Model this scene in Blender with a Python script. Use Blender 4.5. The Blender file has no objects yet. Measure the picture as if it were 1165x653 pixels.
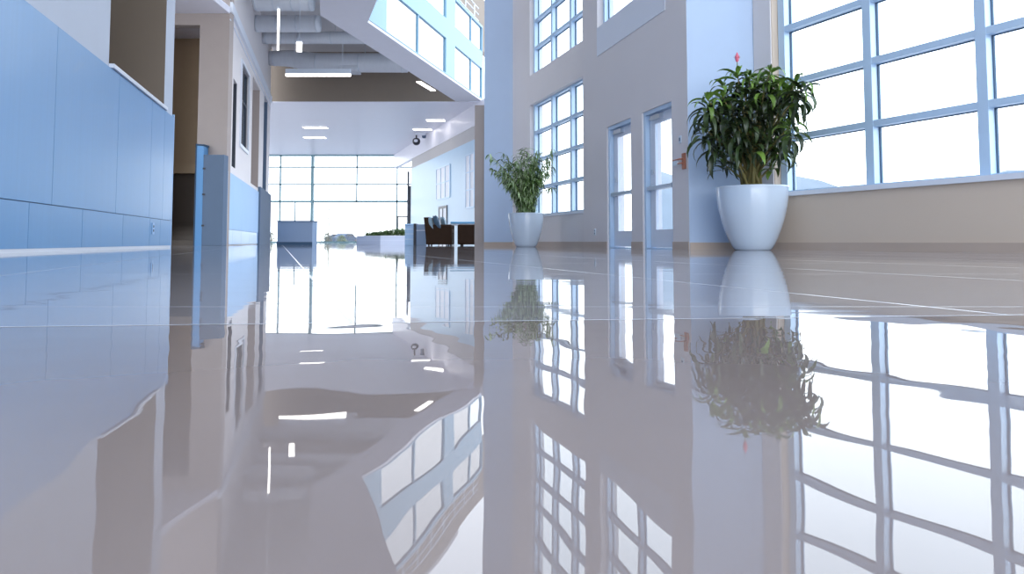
import bpy, math, random
from math import sin, cos, pi, radians
from mathutils import Vector
random.seed(7)
sc = bpy.context.scene
COL = sc.collection

# ------------------------------------------------------------------ camera
F = 800.0; CX = 582.5; HOR = 275.0; H = 0.11
TH = radians(3.2)
PPY = HOR - F * math.tan(TH)
cd = bpy.data.cameras.new('camera'); cam = bpy.data.objects.new('camera', cd); COL.objects.link(cam)
cd.sensor_fit = 'HORIZONTAL'; cd.sensor_width = 36.0; cd.lens = F / 1165.0 * 36.0
cd.shift_y = -(326.5 - PPY) / 1165.0
cd.clip_start = 0.02; cd.clip_end = 2000
cam.location = (0, 0, H); cam.rotation_euler = (pi / 2 + TH, 0, 0)
sc.camera = cam

# ------------------------------------------------------------------ world, exposure
SKY = (0.68, 0.84, 1.0); SKY_S = 3.4
w = bpy.data.worlds.new('sky'); sc.world = w; w.use_nodes = True
nt = w.node_tree; nt.nodes.clear()
bg = nt.nodes.new('ShaderNodeBackground'); wo = nt.nodes.new('ShaderNodeOutputWorld')
tc = nt.nodes.new('ShaderNodeTexCoord'); sx = nt.nodes.new('ShaderNodeSeparateXYZ')
rp = nt.nodes.new('ShaderNodeValToRGB')
rp.color_ramp.elements[0].position = 0.0; rp.color_ramp.elements[0].color = (0.94, 0.97, 1.0, 1)
rp.color_ramp.elements[1].position = 0.6; rp.color_ramp.elements[1].color = (0.74, 0.85, 1.0, 1)
nt.links.new(tc.outputs['Generated'], sx.inputs[0]); nt.links.new(sx.outputs['Z'], rp.inputs[0])
nt.links.new(rp.outputs[0], bg.inputs['Color']); bg.inputs['Strength'].default_value = SKY_S
nt.links.new(bg.outputs[0], wo.inputs[0])
sc.view_settings.view_transform = 'Standard'; sc.view_settings.look = 'None'
sc.view_settings.gamma = 1.0; sc.view_settings.use_curve_mapping = False
sc.view_settings.exposure = 0.12
try:
    sc.cycles.use_denoising = True
    sc.cycles.max_bounces = 14; sc.cycles.diffuse_bounces = 7; sc.cycles.glossy_bounces = 6
    sc.cycles.transparent_max_bounces = 16; sc.cycles.sample_clamp_indirect = 12
except Exception: pass

# ------------------------------------------------------------------ materials
def mat(name, col, rough=0.6, spec=0.5, metal=0.0, coat=0.0, vary=0.0, scale=3.0, emit=0.0, stretch=(1,1,1), bump=0.0, island=0.0, ior=1.5):
    m = bpy.data.materials.new(name); m.use_nodes = True
    n = m.node_tree.nodes; l = m.node_tree.links; b = n['Principled BSDF']
    b.inputs['Base Color'].default_value = (*col, 1); b.inputs['Roughness'].default_value = rough
    b.inputs['Specular IOR Level'].default_value = spec; b.inputs['Metallic'].default_value = metal
    b.inputs['Coat Weight'].default_value = coat; b.inputs['IOR'].default_value = ior
    if emit:
        b.inputs['Emission Color'].default_value = (*col, 1); b.inputs['Emission Strength'].default_value = emit
    t = n.new('ShaderNodeTexCoord'); mp = n.new('ShaderNodeMapping'); mp.inputs['Scale'].default_value = stretch
    l.new(t.outputs['Object'], mp.inputs[0])
    nz = n.new('ShaderNodeTexNoise'); nz.inputs['Scale'].default_value = scale; nz.inputs['Detail'].default_value = 4
    l.new(mp.outputs[0], nz.inputs[0])
    if vary or island:
        mx = n.new('ShaderNodeMix'); mx.data_type = 'RGBA'
        v = vary or island
        mx.inputs[6].default_value = (*[c * (1 - v) for c in col], 1)
        mx.inputs[7].default_value = (*[min(1, c * (1 + v)) for c in col], 1)
        if island:
            g = n.new('ShaderNodeNewGeometry'); l.new(g.outputs['Random Per Island'], mx.inputs[0])
        else:
            l.new(nz.outputs['Fac'], mx.inputs[0])
        l.new(mx.outputs[2], b.inputs['Base Color'])
    if bump:
        bp = n.new('ShaderNodeBump'); bp.inputs['Strength'].default_value = bump; bp.inputs['Distance'].default_value = 0.01
        l.new(nz.outputs['Fac'], bp.inputs['Height']); l.new(bp.outputs[0], b.inputs['Normal'])
    return m

def glass_mat(name, tint=(0.93, 0.98, 1.0), coated=0.0):
    m = bpy.data.materials.new(name); m.use_nodes = True
    n = m.node_tree.nodes; l = m.node_tree.links; n.clear()
    o = n.new('ShaderNodeOutputMaterial'); mx = n.new('ShaderNodeMixShader')
    t = n.new('ShaderNodeBsdfTransparent'); t.inputs[0].default_value = (*tint, 1)
    g = n.new('ShaderNodeBsdfGlossy'); g.inputs['Roughness'].default_value = 0.02
    lw = n.new('ShaderNodeLayerWeight'); pw = n.new('ShaderNodeMath'); pw.operation = 'POWER'; pw.inputs[1].default_value = 5.0
    f = n.new('ShaderNodeMath'); f.operation = 'MULTIPLY_ADD'; f.inputs[1].default_value = 0.95; f.inputs[2].default_value = 0.05
    l.new(lw.outputs['Facing'], pw.inputs[0]); l.new(pw.outputs[0], f.inputs[0])
    if coated: mx.inputs[0].default_value = coated
    else: l.new(f.outputs[0], mx.inputs[0])
    l.new(t.outputs[0], mx.inputs[1]); l.new(g.outputs[0], mx.inputs[2])
    l.new(mx.outputs[0], o.inputs[0]); return m

M = {}
M['wall'] = mat('painted_wall', (0.72, 0.685, 0.69), 0.55, vary=0.03, scale=1.2)
M['wall_warm'] = mat('warm_painted_wall', (0.64, 0.53, 0.43), 0.6, vary=0.04, scale=1.0)
M['wall_white'] = mat('white_painted_wall', (0.50, 0.56, 0.67), 0.5, vary=0.03)
M['wall_blue'] = mat('blue_painted_wall', (0.45, 0.57, 0.76), 0.45, vary=0.03)
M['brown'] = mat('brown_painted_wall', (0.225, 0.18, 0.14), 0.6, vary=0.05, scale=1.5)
M['ochre'] = mat('ochre_painted_wall', (0.46, 0.34, 0.22), 0.6, vary=0.05)
M['taupe'] = mat('taupe_painted_wall', (0.37, 0.32, 0.30), 0.6, vary=0.04)
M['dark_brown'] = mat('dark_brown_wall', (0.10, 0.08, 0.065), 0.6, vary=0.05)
M['panel'] = mat('blue_cladding_panel', (0.115, 0.305, 0.58), 0.33, vary=0.06, scale=2.5, stretch=(8, 8, 0.15), coat=0.05)
M['panel_pale'] = mat('pale_blue_cladding_panel', (0.36, 0.55, 0.80), 0.55, vary=0.05, scale=2.5, stretch=(8, 8, 0.2), spec=0.25)
M['panel_grey'] = mat('grey_blue_cladding_panel', (0.12, 0.17, 0.25), 0.7, spec=0.2, vary=0.05, scale=2.5)
M['lounge'] = mat('pale_blue_lounge_wall', (0.43, 0.62, 0.80), 0.35, vary=0.03)
M['joint'] = mat('dark_panel_joint', (0.03, 0.07, 0.13), 0.7)
M['trim'] = mat('white_trim', (0.72, 0.76, 0.84), 0.4)
M['base_tan'] = mat('tan_baseboard', (0.50, 0.40, 0.33), 0.45, vary=0.05)
M['alu'] = mat('window_aluminium', (0.52, 0.68, 0.86), 0.35, metal=0.15, vary=0.03)
M['alu_dark'] = mat('dark_window_frame', (0.05, 0.06, 0.08), 0.4)
M['alu_teal'] = mat('far_window_frame', (0.14, 0.28, 0.33), 0.4)
M['gasket'] = mat('glazing_gasket', (0.05, 0.10, 0.17), 0.6)
M['ceiling'] = mat('white_ceiling', (0.76, 0.76, 0.84), 0.35, vary=0.02)
M['ceiling_grey'] = mat('grey_ceiling', (0.50, 0.49, 0.50), 0.6, vary=0.04)
M['bridge'] = mat('bridge_plaster', (0.62, 0.62, 0.68), 0.5, vary=0.03)
M['bridge_frame'] = mat('bridge_frame_blue', (0.20, 0.37, 0.50), 0.4)
M['duct'] = mat('galvanised_duct', (0.60, 0.63, 0.68), 0.45, metal=0.15, vary=0.06, scale=2, stretch=(4, 1, 1))
M['steel'] = mat('brushed_steel', (0.55, 0.6, 0.66), 0.3, metal=0.8, vary=0.05)
M['lamp'] = mat('lamp_diffuser', (1.0, 0.95, 0.9), 0.5, emit=4.0)
M['lamp_body'] = mat('lamp_housing', (0.55, 0.60, 0.68), 0.4)
M['pot'] = mat('glazed_white_planter', (0.56, 0.65, 0.76), 0.08, coat=1.0, vary=0.02)
M['soil'] = mat('potting_soil', (0.05, 0.035, 0.025), 0.95, vary=0.4, scale=30, bump=0.6)
M['stem'] = mat('woody_stem', (0.20, 0.17, 0.06), 0.7, vary=0.35, scale=12)
M['stem_green'] = mat('green_cane', (0.20, 0.27, 0.07), 0.5, vary=0.3, scale=10)
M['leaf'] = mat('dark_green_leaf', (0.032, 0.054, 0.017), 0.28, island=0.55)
M['leaf_lite'] = mat('light_green_leaf', (0.15, 0.26, 0.045), 0.35, island=0.45)
M['leaf_pale'] = mat('variegated_leaf', (0.34, 0.45, 0.24), 0.4, island=0.5)
M['leaf_mid'] = mat('mid_green_leaf', (0.085, 0.155, 0.035), 0.38, island=0.6)
M['pink'] = mat('pink_petal', (0.75, 0.16, 0.24), 0.5)
M['copper'] = mat('copper_plate', (0.50, 0.20, 0.12), 0.4, metal=0.3, vary=0.1, scale=20)
M['plastic'] = mat('white_plastic', (0.68, 0.76, 0.84), 0.4)
M['leather'] = mat('brown_leather', (0.030, 0.015, 0.008), 0.7, spec=0.15, vary=0.25, scale=6, bump=0.2)
M['cushion'] = mat('dark_blue_cushion', (0.05, 0.10, 0.16), 0.7, vary=0.25, scale=14)
M['cushion_pale'] = mat('grey_blue_cushion', (0.25, 0.36, 0.44), 0.7, vary=0.2, scale=14)
M['table_top'] = mat('blue_glass_table_top', (0.10, 0.32, 0.55), 0.12, vary=0.05)
M['black'] = mat('black_plastic', (0.015, 0.015, 0.025), 0.4)
M['desk'] = mat('slate_blue_laminate', (0.17, 0.24, 0.36), 0.4, vary=0.06, scale=1.5)
M['planter'] = mat('pale_stone_planter', (0.52, 0.57, 0.70), 0.35, vary=0.03)
M['concrete'] = mat('outdoor_concrete', (0.25, 0.27, 0.30), 0.8, vary=0.1, scale=0.4)
M['hill'] = mat('hazy_hillside', (0.17, 0.20, 0.24), 0.9, vary=0.25, scale=0.06)
M['car'] = mat('blue_car_paint', (0.02, 0.05, 0.10), 0.5, spec=0.2)
GL = glass_mat('window_glass'); GL2 = glass_mat('far_window_glass', (0.97, 0.99, 1.0)); GL3 = glass_mat('coated_reflective_glass', (0.8, 0.9, 1.0), 0.7)

# polished floor -----------------------------------------------------------
def floor_mat(name, far):
    m = bpy.data.materials.new(name); m.use_nodes = True
    n = m.node_tree.nodes; l = m.node_tree.links; b = n['Principled BSDF']
    tcn = n.new('ShaderNodeTexCoord')
    b.inputs['Base Color'].default_value = (0.285, 0.235, 0.22, 1)
    b.inputs['IOR'].default_value = 1.55
    b.inputs['Roughness'].default_value = 0.012
    # gentle unevenness of the polished surface
    mp = n.new('ShaderNodeMapping'); mp.inputs['Scale'].default_value = (1.0, 1.0, 1.0)
    l.new(tcn.outputs['Object'], mp.inputs[0])
    nz = n.new('ShaderNodeTexNoise'); nz.inputs['Scale'].default_value = 8.0 if not far else 1.1
    nz.inputs['Detail'].default_value = 1.0
    l.new(mp.outputs[0], nz.inputs[0])
    bp = n.new('ShaderNodeBump'); bp.inputs['Strength'].default_value = 1.0
    bp.inputs['Distance'].default_value = 0.0006 if not far else 0.0008
    l.new(nz.outputs['Fac'], bp.inputs['Height']); l.new(bp.outputs[0], b.inputs['Normal'])
    if far:
        b.inputs['Base Color'].default_value = (0.36, 0.33, 0.34, 1)
        b.inputs['IOR'].default_value = 1.95
        # joints that run with the hall and thin streaks across it
        sp = n.new('ShaderNodeSeparateXYZ'); l.new(tcn.outputs['Object'], sp.inputs[0])
        a = n.new('ShaderNodeMath'); a.operation = 'MULTIPLY_ADD'; a.inputs[1].default_value = 0.33
        l.new(sp.outputs['Y'], a.inputs[0]); l.new(sp.outputs['X'], a.inputs[2])
        s2 = n.new('ShaderNodeMath'); s2.operation = 'SUBTRACT'; s2.inputs[1].default_value = 0.1; l.new(a.outputs[0], s2.inputs[0])
        pg = n.new('ShaderNodeMath'); pg.operation = 'PINGPONG'; pg.inputs[1].default_value = 0.5; l.new(s2.outputs[0], pg.inputs[0])
        lt = n.new('ShaderNodeMath'); lt.operation = 'LESS_THAN'; lt.inputs[1].default_value = 0.004; l.new(pg.outputs[0], lt.inputs[0])
        pg2 = n.new('ShaderNodeMath'); pg2.operation = 'PINGPONG'; pg2.inputs[1].default_value = 0.6; l.new(sp.outputs['Y'], pg2.inputs[0])
        lt2 = n.new('ShaderNodeMath'); lt2.operation = 'LESS_THAN'; lt2.inputs[1].default_value = 0.002; l.new(pg2.outputs[0], lt2.inputs[0])
        mxm = n.new('ShaderNodeMath'); mxm.operation = 'MAXIMUM'; l.new(lt.outputs[0], mxm.inputs[0]); l.new(lt2.outputs[0], mxm.inputs[1])
        c = n.new('ShaderNodeMix'); c.data_type = 'RGBA'
        c.inputs[6].default_value = (0.36, 0.33, 0.34, 1); c.inputs[7].default_value = (0.62, 0.64, 0.70, 1)
        l.new(mxm.outputs[0], c.inputs[0]); l.new(c.outputs[2], b.inputs['Base Color'])
        r = n.new('ShaderNodeMath'); r.operation = 'MULTIPLY_ADD'; r.inputs[1].default_value = 0.2; r.inputs[2].default_value = 0.03
        l.new(mxm.outputs[0], r.inputs[0]); l.new(r.outputs[0], b.inputs['Roughness'])
        nz2 = n.new('ShaderNodeTexNoise'); mp2 = n.new('ShaderNodeMapping'); mp2.inputs['Scale'].default_value = (0.25, 4.0, 1)
        l.new(tcn.outputs['Object'], mp2.inputs[0]); l.new(mp2.outputs[0], nz2.inputs[0]); nz2.inputs['Scale'].default_value = 1.5
        bp2 = n.new('ShaderNodeBump'); bp2.inputs['Distance'].default_value = 0.0006
        l.new(nz2.outputs['Fac'], bp2.inputs['Height']); l.new(bp.outputs[0], bp2.inputs['Normal']); l.new(bp2.outputs[0], b.inputs['Normal'])
    return m
M['floor_near'] = floor_mat('polished_floor_near', False)
M['floor_far'] = floor_mat('polished_floor_tiled', True)

# ------------------------------------------------------------------ mesh helpers
class MB:
    def __init__(s): s.v = []; s.f = []; s.sm = []
    def add(s, vs, fs, smooth=False):
        o = len(s.v); s.v += [tuple(p) for p in vs]; s.f += [tuple(i + o for i in f) for f in fs]; s.sm += [smooth] * len(fs); return s
    def hexa(s, p):  # p: 8 points, bottom 4 then top 4
        return s.add(p, [(0, 3, 2, 1), (4, 5, 6, 7), (0, 1, 5, 4), (1, 2, 6, 5), (2, 3, 7, 6), (3, 0, 4, 7)])
    def box(s, x0, x1, y0, y1, z0, z1):
        return s.hexa([(x0, y0, z0), (x1, y0, z0), (x1, y1, z0), (x0, y1, z0), (x0, y0, z1), (x1, y0, z1), (x1, y1, z1), (x0, y1, z1)])
    def rbox(s, x0, x1, y0, y1, z0, z1, r=0.03, n=3):
        # box with rounded vertical and top edges
        def ring(i, z):
            pts = []
            for cx_, cy_, a0 in ((x1 - r, y1 - r, 0), (x0 + r, y1 - r, 90), (x0 + r, y0 + r, 180), (x1 - r, y0 + r, 270)):
                for k in range(n + 1):
                    a = radians(a0 + 90 * k / n); pts.append((cx_ + (r - i) * cos(a), cy_ + (r - i) * sin(a), z))
            return pts
        rings = [ring(r * 0.4, z0), ring(0, z0 + r * .4)]
        for k in range(n + 1):
            a = radians(90 * k / n); rings.append(ring(r - r * cos(a), z1 - r + r * sin(a)))
        m = len(rings[0]); vs = [p for q in rings for p in q]; fs = []
        for j in range(len(rings) - 1):
            for k in range(m): fs.append((j * m + k, j * m + (k + 1) % m, (j + 1) * m + (k + 1) % m, (j + 1) * m + k))
        fs.append(tuple(reversed(range(m)))); fs.append(tuple((len(rings) - 1) * m + k for k in range(m)))
        return s.add(vs, fs)
    def prism(s, poly, z0, z1):
        n = len(poly); vs = [(x, y, z0) for x, y in poly] + [(x, y, z1) for x, y in poly]
        return s.add(vs, [tuple(reversed(range(n))), tuple(range(n, 2 * n))] + [(i, (i + 1) % n, n + (i + 1) % n, n + i) for i in range(n)])
    def tube(s, pts, rad, n=8, caps=True):
        pts = [Vector(p) for p in pts]; vs = []; N = len(pts)
        for i, p in enumerate(pts):
            d = (pts[min(i + 1, N - 1)] - pts[max(i - 1, 0)]).normalized()
            up = Vector((0, 0, 1)) if abs(d.z) < .9 else Vector((1, 0, 0))
            a = d.cross(up).normalized(); b = a.cross(d)
            r = rad[i] if isinstance(rad, (list, tuple)) else rad
            for k in range(n):
                t = 2 * pi * k / n; vs.append(p + a * r * cos(t) + b * r * sin(t))
        fs = [(i * n + k, i * n + (k + 1) % n, (i + 1) * n + (k + 1) % n, (i + 1) * n + k) for i in range(N - 1) for k in range(n)]
        if caps: fs += [tuple(reversed(range(n))), tuple((N - 1) * n + k for k in range(n))]
        return s.add(vs, fs, True)
    def lathe(s, prof, n=48, c=(0, 0)):
        vs = []; m = len(prof)
        for k in range(n):
            t = 2 * pi * k / n
            for r, z in prof: vs.append((c[0] + r * cos(t), c[1] + r * sin(t), z))
        fs = [(k * m + i, ((k + 1) % n) * m + i, ((k + 1) % n) * m + i + 1, k * m + i + 1) for k in range(n) for i in range(m - 1)]
        return s.add(vs, fs, True)
    def build(s, name, m, parent=None):
        me = bpy.data.meshes.new(name); me.from_pydata(s.v, [], s.f); me.materials.append(m)
        me.polygons.foreach_set('use_smooth', s.sm); me.update()
        o = bpy.data.objects.new(name, me); COL.objects.link(o)
        if parent: o.parent = parent
        return o
def tag(o, label=None, cat=None, group=None, kind=None):
    if label: o['label'] = label
    if cat: o['category'] = cat
    if group: o['group'] = group
    if kind: o['kind'] = kind
    return o
def empty(name, loc=(0, 0, 0), rz=0):
    o = bpy.data.objects.new(name, None); COL.objects.link(o); o.location = loc; o.rotation_euler = (0, 0, rz); o.empty_display_size = .1; return o

# walls are straight lines in plan, x = c + s*y; n is measured outward, away from the hall
class Wall:
    def __init__(s, c, sl, side): s.c = c; s.s = sl; L = math.hypot(1, sl); s.n = (side / L, -side * sl / L); s.side = side
    def p(s, y, n, z): return (s.c + s.s * y + s.n[0] * n, y + s.n[1] * n, z)
    def box(s, mb, y0, y1, z0, z1, n0, n1):
        P = [s.p(y0, n0, z0), s.p(y0, n1, z0), s.p(y1, n1, z0), s.p(y1, n0, z0), s.p(y0, n0, z1), s.p(y0, n1, z1), s.p(y1, n1, z1), s.p(y1, n0, z1)]
        if s.side > 0: pass
        else: P = [P[1], P[0], P[3], P[2], P[5], P[4], P[7], P[6]]
        return mb.hexa(P)
    def yu(s, u): return F * s.c / (u - (CX + F * s.s))       # y where the wall stands at column u
    def zv(s, y, v): return H + (HOR - v) / F * y
    def holes(s, y0, y1, z0, z1, th, hs, n0=0.0):
        mb = MB(); ys = sorted({y0, y1, *[q for h in hs for q in h[:2]]}); zs = sorted({z0, z1, *[q for h in hs for q in h[2:]]})
        def solid(i, j):
            if i < 0 or j < 0 or i >= len(ys) - 1 or j >= len(zs) - 1: return False
            a = (ys[i] + ys[i + 1]) / 2; b = (zs[j] + zs[j + 1]) / 2
            return not any(h[0] < a < h[1] and h[2] < b < h[3] for h in hs)
        for i in range(len(ys) - 1):
            for j in range(len(zs) - 1):
                if not solid(i, j): continue
                a, b, c, d = ys[i], ys[i + 1], zs[j], zs[j + 1]; n1 = n0 + th
                q = lambda y, n, z: s.p(y, n, z)
                mb.add([q(a, n0, c), q(b, n0, c), q(b, n0, d), q(a, n0, d)], [(0, 1, 2, 3)])
                mb.add([q(a, n1, c), q(b, n1, c), q(b, n1, d), q(a, n1, d)], [(3, 2, 1, 0)])
                if not solid(i - 1, j): mb.add([q(a, n0, c), q(a, n1, c), q(a, n1, d), q(a, n0, d)], [(0, 1, 2, 3)])
                if not solid(i + 1, j): mb.add([q(b, n0, c), q(b, n1, c), q(b, n1, d), q(b, n0, d)], [(3, 2, 1, 0)])
                if not solid(i, j - 1): mb.add([q(a, n0, c), q(b, n0, c), q(b, n1, c), q(a, n1, c)], [(0, 1, 2, 3)])
                if not solid(i, j + 1): mb.add([q(a, n0, d), q(b, n0, d), q(b, n1, d), q(a, n1, d)], [(3, 2, 1, 0)])
        return mb

WL = Wall(-3.14, -0.2556, -1)      # left, panelled
WD = Wall(5.06, -0.2606, 1)        # right, with the doors
W2 = Wall(6.01, -0.322, 1)         # right, tall window beyond the doors
W3 = Wall(8.04, -0.4656, 1)        # right, great window beside the near plant
WF = Wall(11.26, -0.3656, 1)       # pale blue wall of the far lounge
def S(mb, name, m, parent=None, label=None):
    o = mb.build(name, m, parent)
    if not parent: o['kind'] = 'structure'
    if label: o['label'] = label
    return o
TOP = 14.0

# ------------------------------------------------------------------ floor
# the joint between the near polished slab and the tiled floor: 1.07 m ahead on the right, .9 m on the left
ja, jb = 0.0, 1.0
def yj(x): return 0.985 + 0.105 * x
S(MB().add([(-9, -4, 0), (14, -4, 0), (14, yj(14), 0), (-9, yj(-9), 0)], [(0, 1, 2, 3)]), 'floor', M['floor_near'], label='polished pale stone floor slab nearest the camera')
S(MB().add([(-9, yj(-9), 0), (14, yj(14), 0), (14, 58.3, 0), (-30, 58.3, 0), (-30, yj(-9), 0)], [(0, 1, 2, 3, 4)]), 'floor', M['floor_far'], label='tiled polished floor reaching to the far windows')
S(MB().add([(-9, yj(-9) - .002, .0004), (14, yj(14) - .002, .0004), (14, yj(14) + .002, .0004), (-9, yj(-9) + .002, .0004)], [(0, 1, 2, 3)]), 'trim_1', M['trim'], label='thin pale joint across the floor')

# ------------------------------------------------------------------ right: great window wall (W3)
YC = 9.87
W3Y0 = -4.0
sill, rail_h, rows = 0.76, 0.755, 7
zt = sill + rail_h * rows
wy = [9.5 - 1.2 * k for k in range(12)]
h3 = (wy[-1], wy[0] + .06, sill, zt)
S(W3.holes(W3Y0, YC - .0, 0, TOP, .35, [h3]), 'wall_right', M['wall_warm'], label='beige wall below and around the great gridded window on the right')
def grid_window(W, name, label, ys, zs, n0, depth, fw, fh, m_frame, edge=True, gl=GL):
    root = empty(name, W.p(ys[0], n0, 0)); root['kind'] = 'structure'; root['label'] = label
    mb = MB(); base = Vector(root.location)
    for y in ys: W.box(mb, y - fw / 2, y + fw / 2, zs[0] - fh * .3, zs[-1] + fh * .3, n0, n0 + depth)
    for z in zs: W.box(mb, min(ys), max(ys), z - fh / 2, z + fh / 2, n0 + .004, n0 + depth - .004)
    g = MB()
    for y in ys: W.box(g, y - fw / 2 - .012, y + fw / 2 + .012, zs[0], zs[-1], n0 + depth * .62, n0 + depth * .8)
    for z in zs: W.box(g, min(ys), max(ys), z - fh / 2 - .010, z + fh / 2 + .010, n0 + depth * .63, n0 + depth * .79)
    pn = MB(); W_ = n0 + depth * .7
    for a, b in zip(sorted(ys)[:-1], sorted(ys)[1:]):
        for c, d in zip(zs[:-1], zs[1:]):
            pn.add([W.p(a, W_, c), W.p(b, W_, c), W.p(b, W_, d), W.p(a, W_, d)], [(0, 1, 2, 3)])
    for q, nm, mm in ((mb, 'window_frame', m_frame), (g, 'gasket', M['gasket']), (pn, 'pane', gl)):
        q.v = [tuple(Vector(p) - base) for p in q.v]
        q.build(nm, mm, root)
    return root
grid_window(W3, 'window_1', 'great gridded window on the right behind the large plant', wy, [sill + rail_h * k for k in range(rows + 1)], .10, .16, .10, .075, M['alu'])
mb = MB(); W3.box(mb, wy[-1], 9.56, sill - .045, sill + .012, -.05, .22); S(mb, 'trim_2', M['trim'], label='pale sill under the great window')
mb = MB(); W3.box(mb, W3Y0, YC, 0, .10, -.015, .02); S(mb, 'baseboard_right', M['base_tan'], label='tan baseboard under the great window')
# pale jamb between the pillar face and the window
mb = MB(); W3.box(mb, 9.57, YC - .01, sill, TOP - .5, -.02, .01); S(mb, 'trim_3', M['wall'], label='pale bluish jamb left of the great window')
# pillar face that looks at the camera
x0 = WD.p(YC, 0, 0)[0]; x1 = W3.p(YC, 0, 0)[0]
S(MB().prism([(x0, YC), (x1 + .4, YC), (x1 + .4, YC + .45), (x0 + .2, YC + .45)], 0, TOP), 'wall_pillar', M['wall_blue'], label='bluish pillar face behind the large potted plant')
S(MB().box(x0 + .005, x1 - .01, YC - .015, YC + .02, 0, .10), 'baseboard_pillar', M['base_tan'])

# ------------------------------------------------------------------ right: door wall (WD)
YE = 13.96
def du(u): return WD.yu(u)
d1 = (du(718.6), du(691)); d2 = (du(765.5), du(731.5))
zd = 2.20
uw = (du(760), du(681))
S(WD.holes(YC, YE, 0, TOP, .34, [(d1[0], d1[1], -.0, zd), (d2[0], d2[1], -.0, zd), (uw[0], uw[1], 4.16, 7.0)]), 'wall_doors', M['wall'], label='pale grey wall with two glass doors')
mb = MB(); WD.box(mb, uw[0], uw[1], 3.62, 4.16, -.012, .01); S(mb, 'trim_4', M['trim'], label='pale spandrel under the high window above the doors')
mb = MB()
for a, b in ((YC, d2[0]), (d2[1], d1[0]), (d1[1], YE)): WD.box(mb, a + .002, b - .002, 0, .11, -.014, .01)
S(mb, 'baseboard_doors', M['base_tan'], label='tan baseboard beside the glass doors')
grid_window(WD, 'window_2', 'high window above the glass doors', [uw[0] + .03, (uw[0] + uw[1]) / 2, uw[1] - .03], [4.19, 4.9, 5.6, 6.3, 6.97], .12, .12, .09, .07, M['alu'])

def glass_door(Y0, Y1, name, label):
    W = WD; root = empty(name, W.p(Y0, 0, 0)); root['kind'] = 'structure'; root['label'] = label
    base = Vector(root.location)
    def put(q, nm, mm, par=root, lab=None):
        q.v = [tuple(Vector(p) - base) for p in q.v]; o = q.build(nm, mm, par)
        if lab: o['label'] = lab
        return o
    fr = MB(); n0, n1 = .03, .20
    W.box(fr, Y0, Y0 + .06, 0, zd, n0, n1); W.box(fr, Y1 - .06, Y1, 0, zd, n0, n1); W.box(fr, Y0 + .06, Y1 - .06, zd - .06, zd, n0, n1)
    W.box(fr, Y0 + .06, Y1 - .06, 0, .015, n0, n1)
    put(fr, 'door_frame', M['alu'])
    a, b = Y0 + .065, Y1 - .065; t0, t1 = .11, .155; z0, z1 = .02, zd - .065
    lf = MB(); st = .17
    for q in ((a, a + .11, z0, z1), (b - st, b, z0, z1), (a + .11, b - st, z0, .30), (a + .11, b - st, z1 - .15, z1), (a + .11, b - st, .93, .99)): W.box(lf, *q, t0, t1)
    leaf = put(lf, 'door_leaf', M['trim'])
    pn = MB(); pn.add([W.p(a + .11, .133, .30), W.p(b - st, .133, .30), W.p(b - st, .133, z1 - .15), W.p(a + .11, .133, z1 - .15)], [(0, 1, 2, 3)])
    put(pn, 'pane', GL, leaf)
    bar = MB(); W.box(bar, a + .02, b - .02, .93, .985, t0 - .075, t0 - .035); W.box(bar, a + .03, a + .09, .92, 1.0, t0 - .05, t0); W.box(bar, b - .12, b - .03, .92, 1.0, t0 - .05, t0)
    put(bar, 'push_bar', M['steel'], leaf, 'steel push bar')
    cl = MB(); W.box(cl, b - .45, b - .14, z1 - .10, z1 - .03, t0 - .07, t0); W.box(cl, b - .14, b - .05, z1 - .075, z1 - .06, t0 - .05, t0 - .03)
    put(cl, 'door_closer', M['steel'], leaf, 'grey door closer')
    lk = MB(); W.box(lk, b - .10, b - .06, 1.18, 1.26, t0 - .02, t0); put(lk, 'lock_cylinder', M['steel'], leaf)
    # dark gasket line on the hinge side
    gk = MB(); W.box(gk, b, b + .008, z0, z1, t0, t1); put(gk, 'gasket', M['gasket'])
    return root
glass_door(d2[0], d2[1], 'door_1', 'nearer glass door with steel push bar')
glass_door(d1[0], d1[1], 'door_2', 'farther glass door with steel push bar')

# copper bracket with a white lever, small switch above, outlet
yp = du(780); b0 = WD.p(yp, 0, WD.zv(yp, 183))
r = empty('wall_bracket', b0, math.atan2(1, WD.s) - pi / 2); tag(r, 'small copper wall bracket with a pale lever right of the nearer glass door', 'bracket')
MB().rbox(-.028, -.002, -.045, .045, -.115, .115, .008).build('backplate', M['copper'], r)
q = MB(); q.tube([(-.02, .0, .03), (-.07, .02, .03), (-.07, .24, .03)], .012); q.tube([(-.02, .0, -.03), (-.07, .02, -.03), (-.07, .13, -.03)], .010); q.build('arm', M['copper'], r)
MB().rbox(-.08, -.05, .08, .24, -.05, .02, .008).build('lever', M['plastic'], r)['label'] = 'white lever'
yp = du(775.5); b0 = WD.p(yp, 0, WD.zv(yp, 158))
r = empty('wall_switch', b0, math.atan2(1, WD.s) - pi / 2); tag(r, 'small pale switch plate on the wall above the copper bracket', 'switch')
MB().rbox(-.012, 0.0, -.035, .035, -.055, .055, .004).build('switch_plate', M['plastic'], r)
MB().rbox(-.020, -.010, -.012, .012, -.025, .025, .003).build('rocker', M['panel_grey'], r)
yp = du(677); b0 = WD.p(yp, 0, WD.zv(yp, 264))
r = empty('power_outlet', b0, math.atan2(1, WD.s) - pi / 2); tag(r, 'small white outlet low on the wall left of the farther glass door', 'outlet')
MB().rbox(-.010, 0.0, -.04, .04, -.06, .06, .004).build('outlet_plate', M['plastic'], r)
for z in (.012, -.04): MB().rbox(-.014, -.008, -.016, .016, z, z + .028, .003).build('socket', M['panel_grey'], r)

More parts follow.
